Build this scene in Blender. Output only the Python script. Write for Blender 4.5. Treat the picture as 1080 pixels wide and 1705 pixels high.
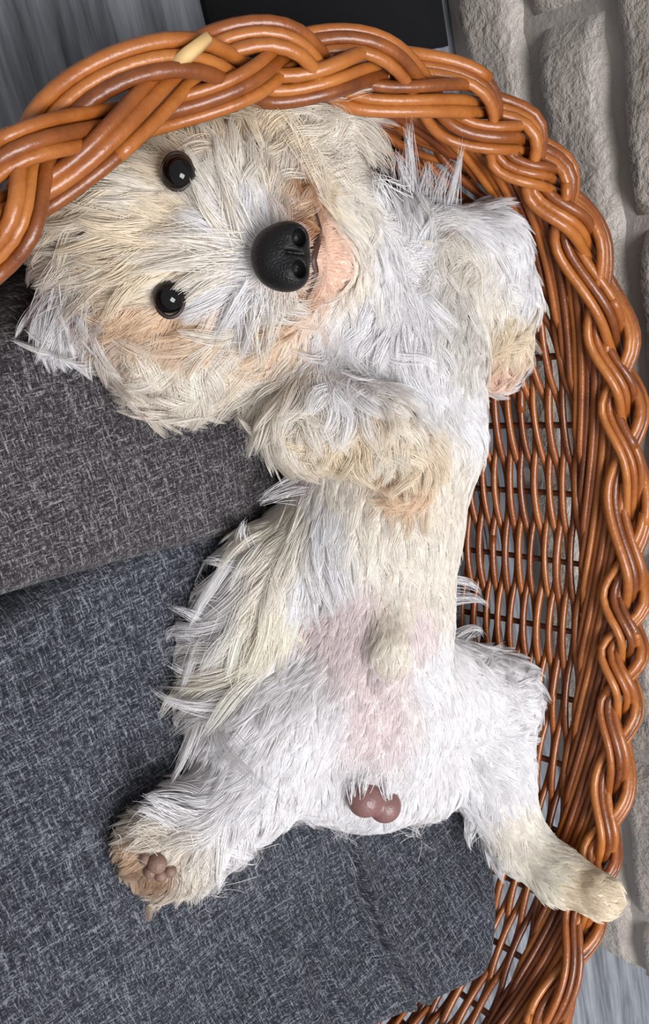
import bpy, math, random
import numpy as np
from mathutils import Matrix, Vector
from mathutils.bvhtree import BVHTree
from mathutils.kdtree import KDTree

for o in list(bpy.data.objects):
    bpy.data.objects.remove(o, do_unlink=True)
rng = np.random.default_rng(7)
random.seed(7)
SC = bpy.context.scene
COL = SC.collection

# ---------------------------------------------------------------- camera
F, CX, CY = 1500.0, 540.0, 852.5
_n = np.array([-1200., -300., 1500.]); _n /= np.linalg.norm(_n)
_w = np.array([.231, 1., .385]); _w -= _w.dot(_n) * _n; _w /= np.linalg.norm(_w)
_Z, _Y = -_n, -_w
_X = np.cross(_Y, _Z)
R = np.array([_X, _Y, _Z])
CAM = np.array([0, 0, .16]) - R @ np.array([0, 0, .56])
cd = bpy.data.cameras.new('camera')
cd.sensor_fit = 'HORIZONTAL'; cd.sensor_width = 36.0; cd.lens = 36.0 * F / 1080.0
cd.clip_start = .01
cam = bpy.data.objects.new('camera', cd); COL.objects.link(cam)
_m = np.eye(4); _m[:3, 0] = R[:, 0]; _m[:3, 1] = -R[:, 1]; _m[:3, 2] = -R[:, 2]; _m[:3, 3] = CAM
cam.matrix_world = Matrix(_m.tolist())
SC.camera = cam

# ---------------------------------------------------------------- light
SC.view_settings.view_transform = 'Standard'
SC.view_settings.look = 'None'
SC.view_settings.gamma = 1.0
SC.view_settings.use_curve_mapping = False
SC.view_settings.exposure = 0.0
wd = bpy.data.worlds.new('world'); SC.world = wd; wd.use_nodes = True
bg = wd.node_tree.nodes['Background']
bg.inputs[0].default_value = (.93, .96, 1.0, 1); bg.inputs[1].default_value = .48


def area(name, loc, target, size, power, color):
    l = bpy.data.lights.new(name, 'AREA'); l.shape = 'RECTANGLE'
    l.size, l.size_y = size; l.energy = power; l.color = color
    o = bpy.data.objects.new(name, l); COL.objects.link(o)
    o.location = loc
    o.rotation_euler = (Vector(target) - Vector(loc)).to_track_quat('-Z', 'Y').to_euler()
    return o


area('overhead_soft_light', (-.35, -.5, 2.1), (0, -.05, .1), (1.1, .9), 60, (.95, .97, 1.0))  # soft area light near overhead; its source is unseen, no window

# ---------------------------------------------------------------- helpers


def un(px, py, z):
    d = R @ np.array([(px - CX) / F, (py - CY) / F, 1.]); t = (z - CAM[2]) / d[2]
    return CAM + t * d


def ray(px, py):
    d = R @ np.array([(px - CX) / F, (py - CY) / F, 1.])
    return d / np.linalg.norm(d)


def mat(name):
    m = bpy.data.materials.new(name); m.use_nodes = True
    nt = m.node_tree; b = nt.nodes['Principled BSDF']
    return m, nt, b


def node(nt, typ, **kw):
    n = nt.nodes.new(typ)
    for k, v in kw.items():
        if k.startswith('_'):
            setattr(n, k[1:], v)
        else:
            n.inputs[k.replace('__', ' ')].default_value = v
    return n


def ramp(nt, stops):
    r = nt.nodes.new('ShaderNodeValToRGB')
    e = r.color_ramp.elements
    while len(e) < len(stops):
        e.new(.5)
    for i, (p, c) in enumerate(stops):
        e[i].position = p; e[i].color = (*c, 1)
    return r


def link(nt, a, b):
    nt.links.new(a, b)


def mesh_obj(name, verts, faces, m, parent=None, smooth=True):
    me = bpy.data.meshes.new(name)
    me.from_pydata([tuple(map(float, v)) for v in verts], [], [tuple(map(int, f)) for f in faces])
    if smooth:
        me.polygons.foreach_set('use_smooth', [True] * len(me.polygons))
    if m:
        me.materials.append(m)
    me.update()
    o = bpy.data.objects.new(name, me); COL.objects.link(o)
    if parent:
        o.parent = parent
    return o


def empty(name, loc=(0, 0, 0)):
    o = bpy.data.objects.new(name, None); COL.objects.link(o); o.location = loc
    o.empty_display_size = .05
    return o


def tag(o, label=None, cat=None, group=None, kind=None):
    if label: o['label'] = label
    if cat: o['category'] = cat
    if group: o['group'] = group
    if kind: o['kind'] = kind
    return o


def tube(pts, rad, sides=6):
    """closed-ended tube along a polyline"""
    p = np.asarray(pts, float); n = len(p)
    r = np.broadcast_to(np.asarray(rad, float), (n,))
    t = np.gradient(p, axis=0); t /= np.linalg.norm(t, axis=1)[:, None] + 1e-12
    ref = np.array([0, 0, 1.])
    if abs(t[:, 2]).mean() > .8: ref = np.array([1., 0, 0])
    a = np.cross(t, ref); a /= np.linalg.norm(a, axis=1)[:, None] + 1e-12
    b = np.cross(t, a)
    ang = np.arange(sides) * 2 * np.pi / sides
    V = (p[:, None] + r[:, None, None] * (a[:, None] * np.cos(ang)[None, :, None] + b[:, None] * np.sin(ang)[None, :, None])).reshape(-1, 3)
    i = np.arange(n - 1)[:, None] * sides; k = np.arange(sides)[None]
    k2 = (k + 1) % sides
    Fq = np.stack([i + k, i + k2, i + sides + k2, i + sides + k], -1).reshape(-1, 4).tolist()
    Fq.append(list(range(sides))[::-1]); Fq.append([(n - 1) * sides + j for j in range(sides)])
    return V, Fq


def rod(name, pts, rad, m, parent, sides=6):
    V, Fq = tube(pts, rad, sides)
    return mesh_obj(name, V, Fq, m, parent)


# ---------------------------------------------------------------- materials
def mat_wood_floor():
    m, nt, b = mat('grey_wood_plank')
    tc = node(nt, 'ShaderNodeTexCoord'); oi = node(nt, 'ShaderNodeObjectInfo')
    mp = node(nt, 'ShaderNodeMapping'); mp.inputs['Scale'].default_value = (1, .07, 1)
    ad = node(nt, 'ShaderNodeVectorMath', _operation='ADD')
    sc = node(nt, 'ShaderNodeVectorMath', _operation='SCALE'); sc.inputs[3].default_value = 9.0
    cb = node(nt, 'ShaderNodeCombineXYZ')
    link(nt, oi.outputs['Random'], cb.inputs[0]); link(nt, oi.outputs['Random'], cb.inputs[1])
    link(nt, cb.outputs[0], sc.inputs[0])
    link(nt, tc.outputs['Object'], ad.inputs[0]); link(nt, sc.outputs[0], ad.inputs[1])
    link(nt, ad.outputs[0], mp.inputs[0])
    n1 = node(nt, 'ShaderNodeTexNoise', Scale=22., Detail=3., Distortion=1.6)
    n2 = node(nt, 'ShaderNodeTexNoise', Scale=190., Detail=4., Roughness=.6)
    link(nt, mp.outputs[0], n1.inputs['Vector']); link(nt, mp.outputs[0], n2.inputs['Vector'])
    wv = node(nt, 'ShaderNodeTexWave', Scale=9., Distortion=6., Detail=3.)
    wv.bands_direction = 'X'
    link(nt, mp.outputs[0], wv.inputs['Vector'])
    a = node(nt, 'ShaderNodeMath', _operation='MULTIPLY_ADD'); a.inputs[1].default_value = .10
    link(nt, wv.outputs['Fac'], a.inputs[0])
    s = node(nt, 'ShaderNodeMath', _operation='MULTIPLY'); s.inputs[1].default_value = .55
    link(nt, n2.outputs['Fac'], s.inputs[0]); link(nt, s.outputs[0], a.inputs[2])
    a2 = node(nt, 'ShaderNodeMath', _operation='MULTIPLY_ADD'); a2.inputs[1].default_value = .3
    link(nt, n1.outputs['Fac'], a2.inputs[0]); link(nt, a.outputs[0], a2.inputs[2])
    r = ramp(nt, [(.28, (.045, .048, .056)), (.45, (.16, .167, .188)), (.62, (.30, .31, .34))])
    link(nt, a2.outputs[0], r.inputs[0]); link(nt, r.outputs[0], b.inputs['Base Color'])
    b.inputs['Roughness'].default_value = .5
    bp = node(nt, 'ShaderNodeBump', Strength=.12, Distance=.002)
    link(nt, a2.outputs[0], bp.inputs['Height']); link(nt, bp.outputs[0], b.inputs['Normal'])
    return m


def mat_brick(name, c0, c1, bump):
    m, nt, b = mat(name)
    tc = node(nt, 'ShaderNodeTexCoord'); oi = node(nt, 'ShaderNodeObjectInfo')
    ad = node(nt, 'ShaderNodeVectorMath', _operation='ADD')
    link(nt, tc.outputs['Object'], ad.inputs[0])
    sc = node(nt, 'ShaderNodeVectorMath', _operation='SCALE'); sc.inputs[3].default_value = 7.0
    link(nt, oi.outputs['Location'], sc.inputs[0]); link(nt, sc.outputs[0], ad.inputs[1])
    n1 = node(nt, 'ShaderNodeTexNoise', Scale=55., Detail=5., Roughness=.6, Distortion=.3)
    n2 = node(nt, 'ShaderNodeTexNoise', Scale=9., Detail=3.)
    n3 = node(nt, 'ShaderNodeTexNoise', Scale=170., Detail=3., Roughness=.6)
    for n in (n1, n2, n3): link(nt, ad.outputs[0], n.inputs['Vector'])
    mx = node(nt, 'ShaderNodeMath', _operation='MULTIPLY_ADD'); mx.inputs[1].default_value = .3
    link(nt, n3.outputs['Fac'], mx.inputs[0]); link(nt, n1.outputs['Fac'], mx.inputs[2])
    r = ramp(nt, [(.3, c0), (.7, c1)]); link(nt, n2.outputs['Fac'], r.inputs[0])
    link(nt, r.outputs[0], b.inputs['Base Color'])
    b.inputs['Roughness'].default_value = .42
    bp = node(nt, 'ShaderNodeBump', Strength=bump, Distance=.012)
    link(nt, mx.outputs[0], bp.inputs['Height']); link(nt, bp.outputs[0], b.inputs['Normal'])
    return m


def mat_rod(name, stops, rough=.36):
    m, nt, b = mat(name)
    tc = node(nt, 'ShaderNodeTexCoord'); oi = node(nt, 'ShaderNodeObjectInfo')
    n1 = node(nt, 'ShaderNodeTexNoise', Scale=38., Detail=4., Roughness=.7)
    link(nt, tc.outputs['Object'], n1.inputs['Vector'])
    n2 = node(nt, 'ShaderNodeTexNoise', Scale=330., Detail=2.)
    link(nt, tc.outputs['Object'], n2.inputs['Vector'])
    a = node(nt, 'ShaderNodeMath', _operation='MULTIPLY_ADD'); a.inputs[1].default_value = .45
    link(nt, oi.outputs['Random'], a.inputs[0])
    s = node(nt, 'ShaderNodeMath', _operation='MULTIPLY'); s.inputs[1].default_value = .55
    link(nt, n1.outputs['Fac'], s.inputs[0]); link(nt, s.outputs[0], a.inputs[2])
    r = ramp(nt, stops); link(nt, a.outputs[0], r.inputs[0])
    link(nt, r.outputs[0], b.inputs['Base Color'])
    b.inputs['Roughness'].default_value = rough
    b.inputs['Coat Weight'].default_value = .15; b.inputs['Coat Roughness'].default_value = .25
    bp = node(nt, 'ShaderNodeBump', Strength=.3, Distance=.001)
    link(nt, n2.outputs['Fac'], bp.inputs['Height']); link(nt, bp.outputs[0], b.inputs['Normal'])
    return m


def mat_fabric(name, dark, mid, light):
    m, nt, b = mat(name)
    tc = node(nt, 'ShaderNodeTexCoord')
    outs = []
    for rot, scl in ((.30, (330, 1500, 60)), (.30, (1500, 260, 60)), (.28, (55, 700, 20)), (.32, (700, 45, 20))):
        mp = node(nt, 'ShaderNodeMapping'); mp.inputs['Rotation'].default_value = (0, 0, rot)
        mp.inputs['Scale'].default_value = scl
        wz = node(nt, 'ShaderNodeTexNoise', Scale=14., Detail=2.)
        link(nt, tc.outputs['Object'], wz.inputs['Vector'])
        mv = node(nt, 'ShaderNodeVectorMath', _operation='MULTIPLY_ADD')
        mv.inputs[1].default_value = (.007, .007, 0)
        link(nt, wz.outputs['Color'], mv.inputs[0]); link(nt, tc.outputs['Object'], mv.inputs[2])
        link(nt, mv.outputs[0], mp.inputs[0])
        n = node(nt, 'ShaderNodeTexNoise', Scale=1., Detail=2., Roughness=.6)
        link(nt, mp.outputs[0], n.inputs['Vector'])
        outs.append(n.outputs['Fac'])
    mx = node(nt, 'ShaderNodeMath', _operation='MAXIMUM')
    link(nt, outs[0], mx.inputs[0]); link(nt, outs[1], mx.inputs[1])
    av = node(nt, 'ShaderNodeMath', _operation='MAXIMUM')
    link(nt, outs[2], av.inputs[0]); link(nt, outs[3], av.inputs[1])
    su = node(nt, 'ShaderNodeMath', _operation='MULTIPLY_ADD'); su.inputs[1].default_value = .55
    link(nt, av.outputs[0], su.inputs[0]); link(nt, mx.outputs[0], su.inputs[2])
    r = ramp(nt, [(.74, dark), (.88, mid), (1.02, light)])
    link(nt, su.outputs[0], r.inputs[0])
    link(nt, r.outputs[0], b.inputs['Base Color'])
    b.inputs['Roughness'].default_value = .95; b.inputs['Specular IOR Level'].default_value = .15
    b.inputs['Sheen Weight'].default_value = .08
    bp = node(nt, 'ShaderNodeBump', Strength=.5, Distance=.0012)
    link(nt, mx.outputs[0], bp.inputs['Height']); link(nt, bp.outputs[0], b.inputs['Normal'])
    return m


def mat_plain(name, col, rough=.5, spec=.5, coat=0., noise=0.):
    m, nt, b = mat(name)
    b.inputs['Base Color'].default_value = (*col, 1)
    b.inputs['Roughness'].default_value = rough
    b.inputs['Specular IOR Level'].default_value = spec
    b.inputs['Coat Weight'].default_value = coat; b.inputs['Coat Roughness'].default_value = .05
    if noise:
        tc = node(nt, 'ShaderNodeTexCoord')
        n = node(nt, 'ShaderNodeTexNoise', Scale=noise, Detail=3.)
        link(nt, tc.outputs['Object'], n.inputs['Vector'])
        bp = node(nt, 'ShaderNodeBump', Strength=.5, Distance=.0012)
        link(nt, n.outputs['Fac'], bp.inputs['Height']); link(nt, bp.outputs[0], b.inputs['Normal'])
    return m


def mat_attr(name, attr, rough, spec=.3, sss=0., transl=0.):
    m, nt, b = mat(name)
    at = node(nt, 'ShaderNodeAttribute', _attribute_name=attr)
    link(nt, at.outputs['Color'], b.inputs['Base Color'])
    b.inputs['Roughness'].default_value = rough
    b.inputs['Specular IOR Level'].default_value = spec
    if sss:
        b.inputs['Subsurface Weight'].default_value = sss
        b.inputs['Subsurface Radius'].default_value = (.004, .002, .0015)
        b.inputs['Subsurface Scale'].default_value = 1.0
    if transl:
        tr = node(nt, 'ShaderNodeBsdfTranslucent')
        link(nt, at.outputs['Color'], tr.inputs['Color'])
        mx = node(nt, 'ShaderNodeMixShader'); mx.inputs[0].default_value = transl
        link(nt, b.outputs[0], mx.inputs[1]); link(nt, tr.outputs[0], mx.inputs[2])
        link(nt, mx.outputs[0], nt.nodes['Material Output'].inputs['Surface'])
    return m


M_FLOOR = mat_wood_floor()
M_BRICK = mat_brick('whitewashed_brick', (.36, .31, .27), (.50, .44, .39), .55)
M_MORTAR = mat_brick('painted_mortar', (.33, .29, .26), (.44, .39, .355), .25)
M_ROD = mat_rod('varnished_willow', [(.22, (.11, .026, .006)), (.5, (.28, .076, .012)), (.78, (.46, .16, .032))])
M_WEAVE = mat_rod('varnished_willow_wall', [(.2, (.11, .026, .007)), (.5, (.23, .058, .012)), (.8, (.36, .11, .022))], .34)
M_STAKE = mat_rod('dark_willow_stake', [(.2, (.05, .016, .006)), (.8, (.12, .035, .012))], .5)
M_CUT = mat_plain('pale_cut_willow', (.62, .40, .17), .6)

# ---------------------------------------------------------------- floor
WX = .34            # face of the brick wall
floor = mesh_obj('floor', [(-1.5, -2.3, -.03), (1.0, -2.3, -.03), (1.0, 1.6, -.03), (-1.5, 1.6, -.03),
                           (-1.5, -2.3, -.012), (1.0, -2.3, -.012), (1.0, 1.6, -.012), (-1.5, 1.6, -.012)],
                 [(3, 2, 1, 0), (4, 5, 6, 7), (0, 1, 5, 4), (1, 2, 6, 5), (2, 3, 7, 6), (3, 0, 4, 7)], M_FLOOR, smooth=False)
tag(floor, 'grey wood laminate floor under the basket', None, kind='structure')


def bevel_box(name, sx, sy, sz, c, m, parent, loc):
    """box of full size sx,sy,sz standing on z=0 with chamfered top edges"""
    x, y = sx / 2, sy / 2
    v = [(-x, -y, 0), (x, -y, 0), (x, y, 0), (-x, y, 0), (-x, -y, sz - c), (x, -y, sz - c), (x, y, sz - c), (-x, y, sz - c),
         (-x + c, -y + c, sz), (x - c, -y + c, sz), (x - c, y - c, sz), (-x + c, y - c, sz)]
    f = [(3, 2, 1, 0)]
    for k in range(4):
        l = (k + 1) % 4
        f += [(k, l, 4 + l, 4 + k), (4 + k, 4 + l, 8 + l, 8 + k)]
    f.append((8, 9, 10, 11))
    o = mesh_obj(name, v, f, m, parent, smooth=False); o.location = loc
    return o


pw, pl = .186, .98
proto = None
for i in range(-2, 12):
    for j in range(-2, 3):
        x = -1.145 + i * pw + .045
        y = -1.1 + j * pl + (i * .37 % 1) * pl * .9
        if y - pl / 2 > 1.5 or y + pl / 2 < -2.25 or x - pw / 2 < -1.5 or x + pw / 2 > 1.0: continue
        if proto is None:
            proto = bevel_box('plank', pw - .0016, pl - .0016, .012, .0012, M_FLOOR, floor, (x, y, -.012))
        else:
            o = bpy.data.objects.new('plank', proto.data); COL.objects.link(o); o.parent = floor; o.location = (x, y, -.012)

# ---------------------------------------------------------------- brick wall
Y0, Y1, ZT = -.759, 1.15, .82
wv = [(WX + .012, Y0 + .006, .0005), (WX + .14, Y0 + .006, .0005), (WX + .14, Y1, .0005), (WX + .012, Y1, .0005)]
wv += [(a, b_, ZT) for a, b_, _ in wv]
wall = mesh_obj('wall_right', wv, [(3, 2, 1, 0), (4, 5, 6, 7), (0, 1, 5, 4), (1, 2, 6, 5), (2, 3, 7, 6), (3, 0, 4, 7)], M_MORTAR, smooth=False)
tag(wall, 'rough painted brick wall in greyish beige behind the basket', None, kind='structure')


def brick_mesh(L, H, seed):
    r = np.random.default_rng(seed)
    nu, nv = max(6, int(L / .016)), 7
    u = np.linspace(-1, 1, nu + 1); v = np.linspace(-1, 1, nv + 1)
    U, V = np.meshgrid(u, v, indexing='ij')
    dx = (1 - np.abs(U)) * L / 2; dz = (1 - np.abs(V)) * H / 2
    e = np.minimum(dx, dz)
    prof = np.sqrt(np.clip(1 - (1 - np.clip(e / .0055, 0, 1)) ** 2, 0, 1))
    N = np.zeros_like(U)
    for _ in range(14):
        k = r.normal(size=2) * np.array([55, 45]); N += np.sin(k[0] * U * L / 2 + k[1] * V * H / 2 + r.uniform(0, 6.3))
    N /= 3.0
    wob = np.sin(U * L * 60 + seed) * .0014 + np.sin(U * L * 130 + seed * 2) * .0009
    D = prof * (.013 + N * .0016)
    verts = np.stack([-D, U * L / 2, V * (H / 2 + wob * np.abs(V))], -1).reshape(-1, 3)
    idx = np.arange(verts.shape[0]).reshape(nu + 1, nv + 1)
    f = np.stack([idx[:-1, :-1], idx[:-1, 1:], idx[1:, 1:], idx[1:, :-1]], -1).reshape(-1, 4)
    me = bpy.data.meshes.new('brick')
    me.from_pydata(verts.tolist(), [], f.tolist())
    me.polygons.foreach_set('use_smooth', [True] * len(me.polygons)); me.materials.append(M_BRICK); me.update()
    return me


PH, BL, JT = .0732, .232, .0105
bricks = [brick_mesh(BL - JT, PH - JT, s) for s in range(5)]
zb = .0825 - PH
for r_ in range(-1, 11):
    zc = zb + (r_ + .5) * PH
    if zc + PH / 2 > ZT: break
    lo, hi = Y0, Y1
    # joint positions read off the wall: .263 in the second course, .103 in the third
    j0 = {1: .263, 2: .103}.get(r_, .263 if r_ % 2 else .103 + .03 * math.sin(r_ * 2.3))
    ks = np.arange(-8, 8) * BL + j0
    edges = [y for y in ks if lo + .05 < y < hi - .04]
    edges = [lo - .002] + edges + [hi]
    hgt = PH - JT
    zz = zc
    if r_ == -1:
        hgt = PH - JT - .012; zz = zc + .006
        if zz - hgt / 2 < -.012: hgt = .05; zz = .0
        continue
    for a_, b_ in zip(edges[:-1], edges[1:]):
        L = b_ - a_ - JT
        if a_ < lo: L += JT / 2
        cen = (a_ + b_) / 2 - (JT / 4 if a_ < lo else 0)
        me = bricks[random.randrange(5)] if abs(L - (BL - JT)) < 1e-4 else brick_mesh(L, hgt, random.randrange(100))
        o = bpy.data.objects.new('brick', me); COL.objects.link(o); o.parent = wall
        o.location = (WX + .0125, cen, zz)

# plain black slab for an unidentified dark strip by the head end
mm = mat_plain('matte_black', (.006, .006, .007), .85, .2, noise=300)
mt = bevel_box('black_slab', .2335, .36, .009, .003, mm, None, (.2215, .447, .0))
tag(mt, 'flat black slab on the floor beyond the head end of the basket', 'mat')

# ---------------------------------------------------------------- basket
BC, BTH, AR, AL, BB, BN = (-.02, -.14), -.25, .28, .33, .41, 2.4


def outline():
    t = np.linspace(0, 2 * np.pi, 2001)[:-1]
    c, s = np.cos(t), np.sin(t)
    u = np.sign(c) * np.abs(c) ** (2 / BN); v = np.sign(s) * np.abs(s) ** (2 / BN)
    u = u * np.where(u > 0, AR, AL); v = v * BB
    P = np.stack([u * math.cos(BTH) - v * math.sin(BTH) + BC[0], u * math.sin(BTH) + v * math.cos(BTH) + BC[1]], -1)
    for _ in range(3):          # even spacing and soft shoulders
        d = np.linalg.norm(np.roll(P, -1, 0) - P, axis=1); S = np.concatenate([[0], np.cumsum(d)])
        Q = np.vstack([P, P[:1]]); q = np.linspace(0, S[-1], 2001)[:-1]
        P = np.stack([np.interp(q, S, Q[:, k]) for k in (0, 1)], -1)
        k = np.hanning(121); k /= k.sum()
        P = np.stack([np.convolve(np.concatenate([P[-60:, i], P[:, i], P[:60, i]]), k, 'valid') for i in (0, 1)], -1)
    T = np.roll(P, -1, 0) - np.roll(P, 1, 0); L = np.linalg.norm(T, axis=1); T /= L[:, None]
    N = np.stack([T[:, 1], -T[:, 0]], -1)
    return P, N, S[-1]


OP, ON, PERI = outline()


def rimpt(t, inset, z):
    """t in turns around the basket (array), inset from the outer outline"""
    t = np.asarray(t, float) % 1.0 * 2000
    i = np.floor(t).astype(int) % 2000; j = (i + 1) % 2000; w = (t - np.floor(t))[:, None]
    p = OP[i] * (1 - w) + OP[j] * w; n = ON[i] * (1 - w) + ON[j] * w
    n /= np.linalg.norm(n, axis=1)[:, None]
    ins = np.broadcast_to(np.asarray(inset, float), t.shape)
    zz = np.broadcast_to(np.asarray(z, float), t.shape)
    q = p - n * ins[:, None]
    return np.column_stack([q, zz])


ZR = .2


def wall_inset(z):
    z = np.asarray(z, float)
    return .024 + .058 * (1 - np.clip(z / ZR, 0, 1)) ** 1.25


basket = empty('wicker_basket', (BC[0], BC[1], 0))
tag(basket, 'oval orange-brown wicker dog basket with a thick plaited rim', 'basket')
BLOC = np.array([BC[0], BC[1], 0.])


def brod(name, pts, rad, m, sides=6):
    return rod(name, np.asarray(pts) - BLOC, rad, m, basket, sides)


# base plate of the basket, mostly covered; dark colour paints in the shade of the gap
tt = np.linspace(0, 1, 97)[:-1]
lo = rimpt(tt, .076, .0) - BLOC; hi = rimpt(tt, .076, .014) - BLOC
nb = len(tt)
mesh_obj('base', np.vstack([lo, hi]), [list(range(nb))[::-1], list(range(nb, 2 * nb))] + [(i, (i + 1) % nb, nb + (i + 1) % nb, nb + i) for i in range(nb)], M_STAKE, basket, smooth=False)

NS = 38
for k in range(NS):
    z = np.linspace(.004, ZR - .004, 12)
    brod('stake', rimpt(np.full(12, k / NS), wall_inset(z), z), .0027, M_STAKE, 6)

ROWP, NROW = .0056, 33
for r_ in range(NROW):
    z0 = .016 + r_ * ROWP
    nseg = 2
    off = random.random()
    for sgm in range(nseg):
        n = NS * 7 // nseg
        t = np.linspace(off + sgm / nseg, off + (sgm + 1) / nseg + .006, n)
        ph = np.cos(np.pi * (t * NS + r_))
        ph = np.sign(ph) * np.abs(ph) ** .8
        z = z0 + .0008 * np.sin(2 * np.pi * (t * 5 + random.random())) + .0006 * np.sin(2 * np.pi * (t * 17 + random.random()))
        rr = .0029 * (1 + .1 * random.uniform(-1, 1)) * np.linspace(1.08, .9, n)
        brod('weaver', rimpt(t, wall_inset(z0) + ph * .0042, z), rr, M_WEAVE, 6)

# plaited rim: three flat strands, each of three rods side by side
NPER = 12
RR = .0035
lat, thick = .0125, .0068
for sdx in range(3):
    for k in range(3):
        npc = 5
        cuts = (np.arange(npc) + rng.uniform(-.06, .06, npc) + sdx * .33 + k * .11) / npc
        for c_ in range(npc):
            t0 = cuts[c_]; t1 = cuts[(c_ + 1) % npc] + (1 if c_ == npc - 1 else 0)
            n = int((t1 - t0) * NPER * 26)
            t = np.linspace(t0, t1 + .004, n)
            th = 2 * np.pi * (t * NPER + sdx / 3. + .07 * np.sin(2 * np.pi * t * 5 + .6) + .05 * np.sin(2 * np.pi * t * 11))
            lift = .0
            u = lat * (1 + .12 * np.sin(2 * np.pi * t * 7 + sdx * 2)) * np.sin(th) + (k - 1) * .0070 * (1 + .16 * np.sin(th * .37 + k * 2 + sdx)) * (.75 + .25 * np.cos(th) ** 2)
            v = thick * np.sin(2 * th) - 18. * u * u
            # the plait leans: inner edge a little lower than the outer one
            ins = .0215 + u
            z = ZR + .004 + v + u * -.12 + rng.normal() * .0006
            rr = RR * rng.uniform(.9, 1.08) * np.linspace(1.05, .93, n)
            brod('rim_rod', rimpt(t, ins, z), rr, M_ROD, 8)

# a split rod with its pale inside showing, tucked across the plait
_p = np.array([un(288, 108, .209), un(312, 90, .214), un(346, 62, .2155)])
brod('cut_rod', _p, [.0032, .0037, .0030], M_CUT, 5)
# stakes turned down below the plait: pairs of rods slanting from the wall up into the rim
for k in range(NS):
    for q in range(2):
        t0 = (k + .3 * q) / NS + random.uniform(-.002, .002)
        f_ = np.linspace(0, 1, 26)
        t = t0 + f_ * 4.2 / NS
        z = ZR - .036 + .036 * f_ ** 1.1 - .003 * q
        ins = wall_inset(z) + .0085 * np.clip(f_ * 6, 0, 1) - .004 * (1 - np.clip(f_ * 6, 0, 1)) - .005 * f_ - .002 * q
        brod('border_rod', rimpt(t, ins, z), .0031 * np.linspace(.85, 1.1, 26), M_WEAVE if (k + q) % 3 else M_ROD, 6)

# ---------------------------------------------------------------- cushions
M_CA = mat_fabric('brown_grey_weave', (.017, .015, .017), (.066, .059, .062), (.25, .23, .23))
M_CB = mat_fabric('blue_grey_weave', (.012, .013, .018), (.049, .051, .062), (.205, .21, .235))


def ztop_b(x, y):
    foot = np.clip((-.30 - y) / .17, 0, 1); foot = foot * foot * (3 - 2 * foot)
    right = np.clip((x - .10) / .12, 0, 1)
    return .088 + .072 * foot - .016 * right * (1 - foot)


def cushion(name, cen, limit, inset, zbot, ztop, m, creases, soft, seed):
    r = np.random.default_rng(seed)
    c = np.array(cen); NA, NR_ = 400, 170
    ang = np.arange(NA) * 2 * np.pi / NA
    IP = OP - ON * inset
    rad = np.zeros(NA)
    for i, a in enumerate(ang):
        d = np.array([math.cos(a), math.sin(a)])
        q = IP - c; cr = d[0] * q[:, 1] - d[1] * q[:, 0]; dt = q @ d
        j = np.where((cr * np.roll(cr, -1) <= 0) & (dt > 0))[0]
        best = dt[j].max() if len(j) else .3
        for (px_, py_, nx, ny) in limit:     # half planes (p-p0).n<=0
            dn = d[0] * nx + d[1] * ny
            if dn > 1e-6:
                tcut = ((px_ - c[0]) * nx + (py_ - c[1]) * ny) / dn
                best = min(best, tcut)
        rad[i] = best
    k = np.hanning(soft); k /= k.sum(); h = soft // 2
    rs = np.convolve(np.concatenate([rad[-h:], rad, rad[:h]]), k, 'valid')
    rad = np.minimum(rad, rs) * .35 + rs * .65
    s = np.concatenate([np.linspace(0, .8, NR_ - 45), np.sin(np.linspace(.0, 1, 46)[1:] * np.pi / 2) * .2 + .8])
    Sg, Ag = np.meshgrid(s, np.arange(NA), indexing='ij')
    rr = rad[Ag]
    X = c[0] + Sg * rr * np.cos(ang[Ag]); Yv = c[1] + Sg * rr * np.sin(ang[Ag])
    edge = (1 - Sg) * rr
    prof = np.sqrt(np.clip(1 - (1 - np.clip(edge / .022, 0, 1)) ** 2, 0, 1))
    zt = ztop(X, Yv) if callable(ztop) else np.full_like(X, ztop)
    zt = zt + .004 * (1 - Sg ** 2)
    for _ in range(7):
        kx, ky = r.normal(size=2) * 22; zt = zt + .0011 * np.sin(kx * X + ky * Yv + r.uniform(0, 6.3)) * (1 - Sg ** 4)
    for pl_, sg, dep in creases:
        pl_ = np.array(pl_); dm = np.full_like(X, 9.); side = np.zeros_like(X)
        for a, b in zip(pl_[:-1], pl_[1:]):
            ab = b - a; tpar = np.clip(((X - a[0]) * ab[0] + (Yv - a[1]) * ab[1]) / ab.dot(ab), 0, 1)
            ddx, ddy = X - a[0] - tpar * ab[0], Yv - a[1] - tpar * ab[1]
            dd = np.hypot(ddx, ddy)
            upd = dd < dm; dm = np.where(upd, dd, dm)
        zt = zt - dep * np.exp(-(dm / sg) ** 2) + dep * .55 * np.exp(-((dm - 2.4 * sg) / (1.6 * sg)) ** 2)
    zmid = zbot + .032 + np.clip(zt - .095, 0, .1) * 1.2
    ztp = zmid + (zt - zmid) * prof
    zbt = zmid - (zmid - zbot) * prof
    V = np.vstack([np.stack([X, Yv, ztp], -1).reshape(-1, 3), np.stack([X, Yv, zbt], -1).reshape(-1, 3)])
    V -= np.array([c[0], c[1], zbot])
    n0 = NR_ * NA
    idx = np.arange(n0).reshape(NR_, NA)
    a = idx[:-1]; b = idx[1:]
    fq = np.stack([a, b, np.roll(b, -1, 1), np.roll(a, -1, 1)], -1).reshape(-1, 4)
    fb = fq[:, ::-1] + n0
    o = mesh_obj(name, V, np.vstack([fq, fb]).tolist(), m)
    o.location = (c[0], c[1], zbot)
    return o, np.vstack([np.stack([X, Yv, ztp], -1).reshape(-1, 3)]), fq


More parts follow.
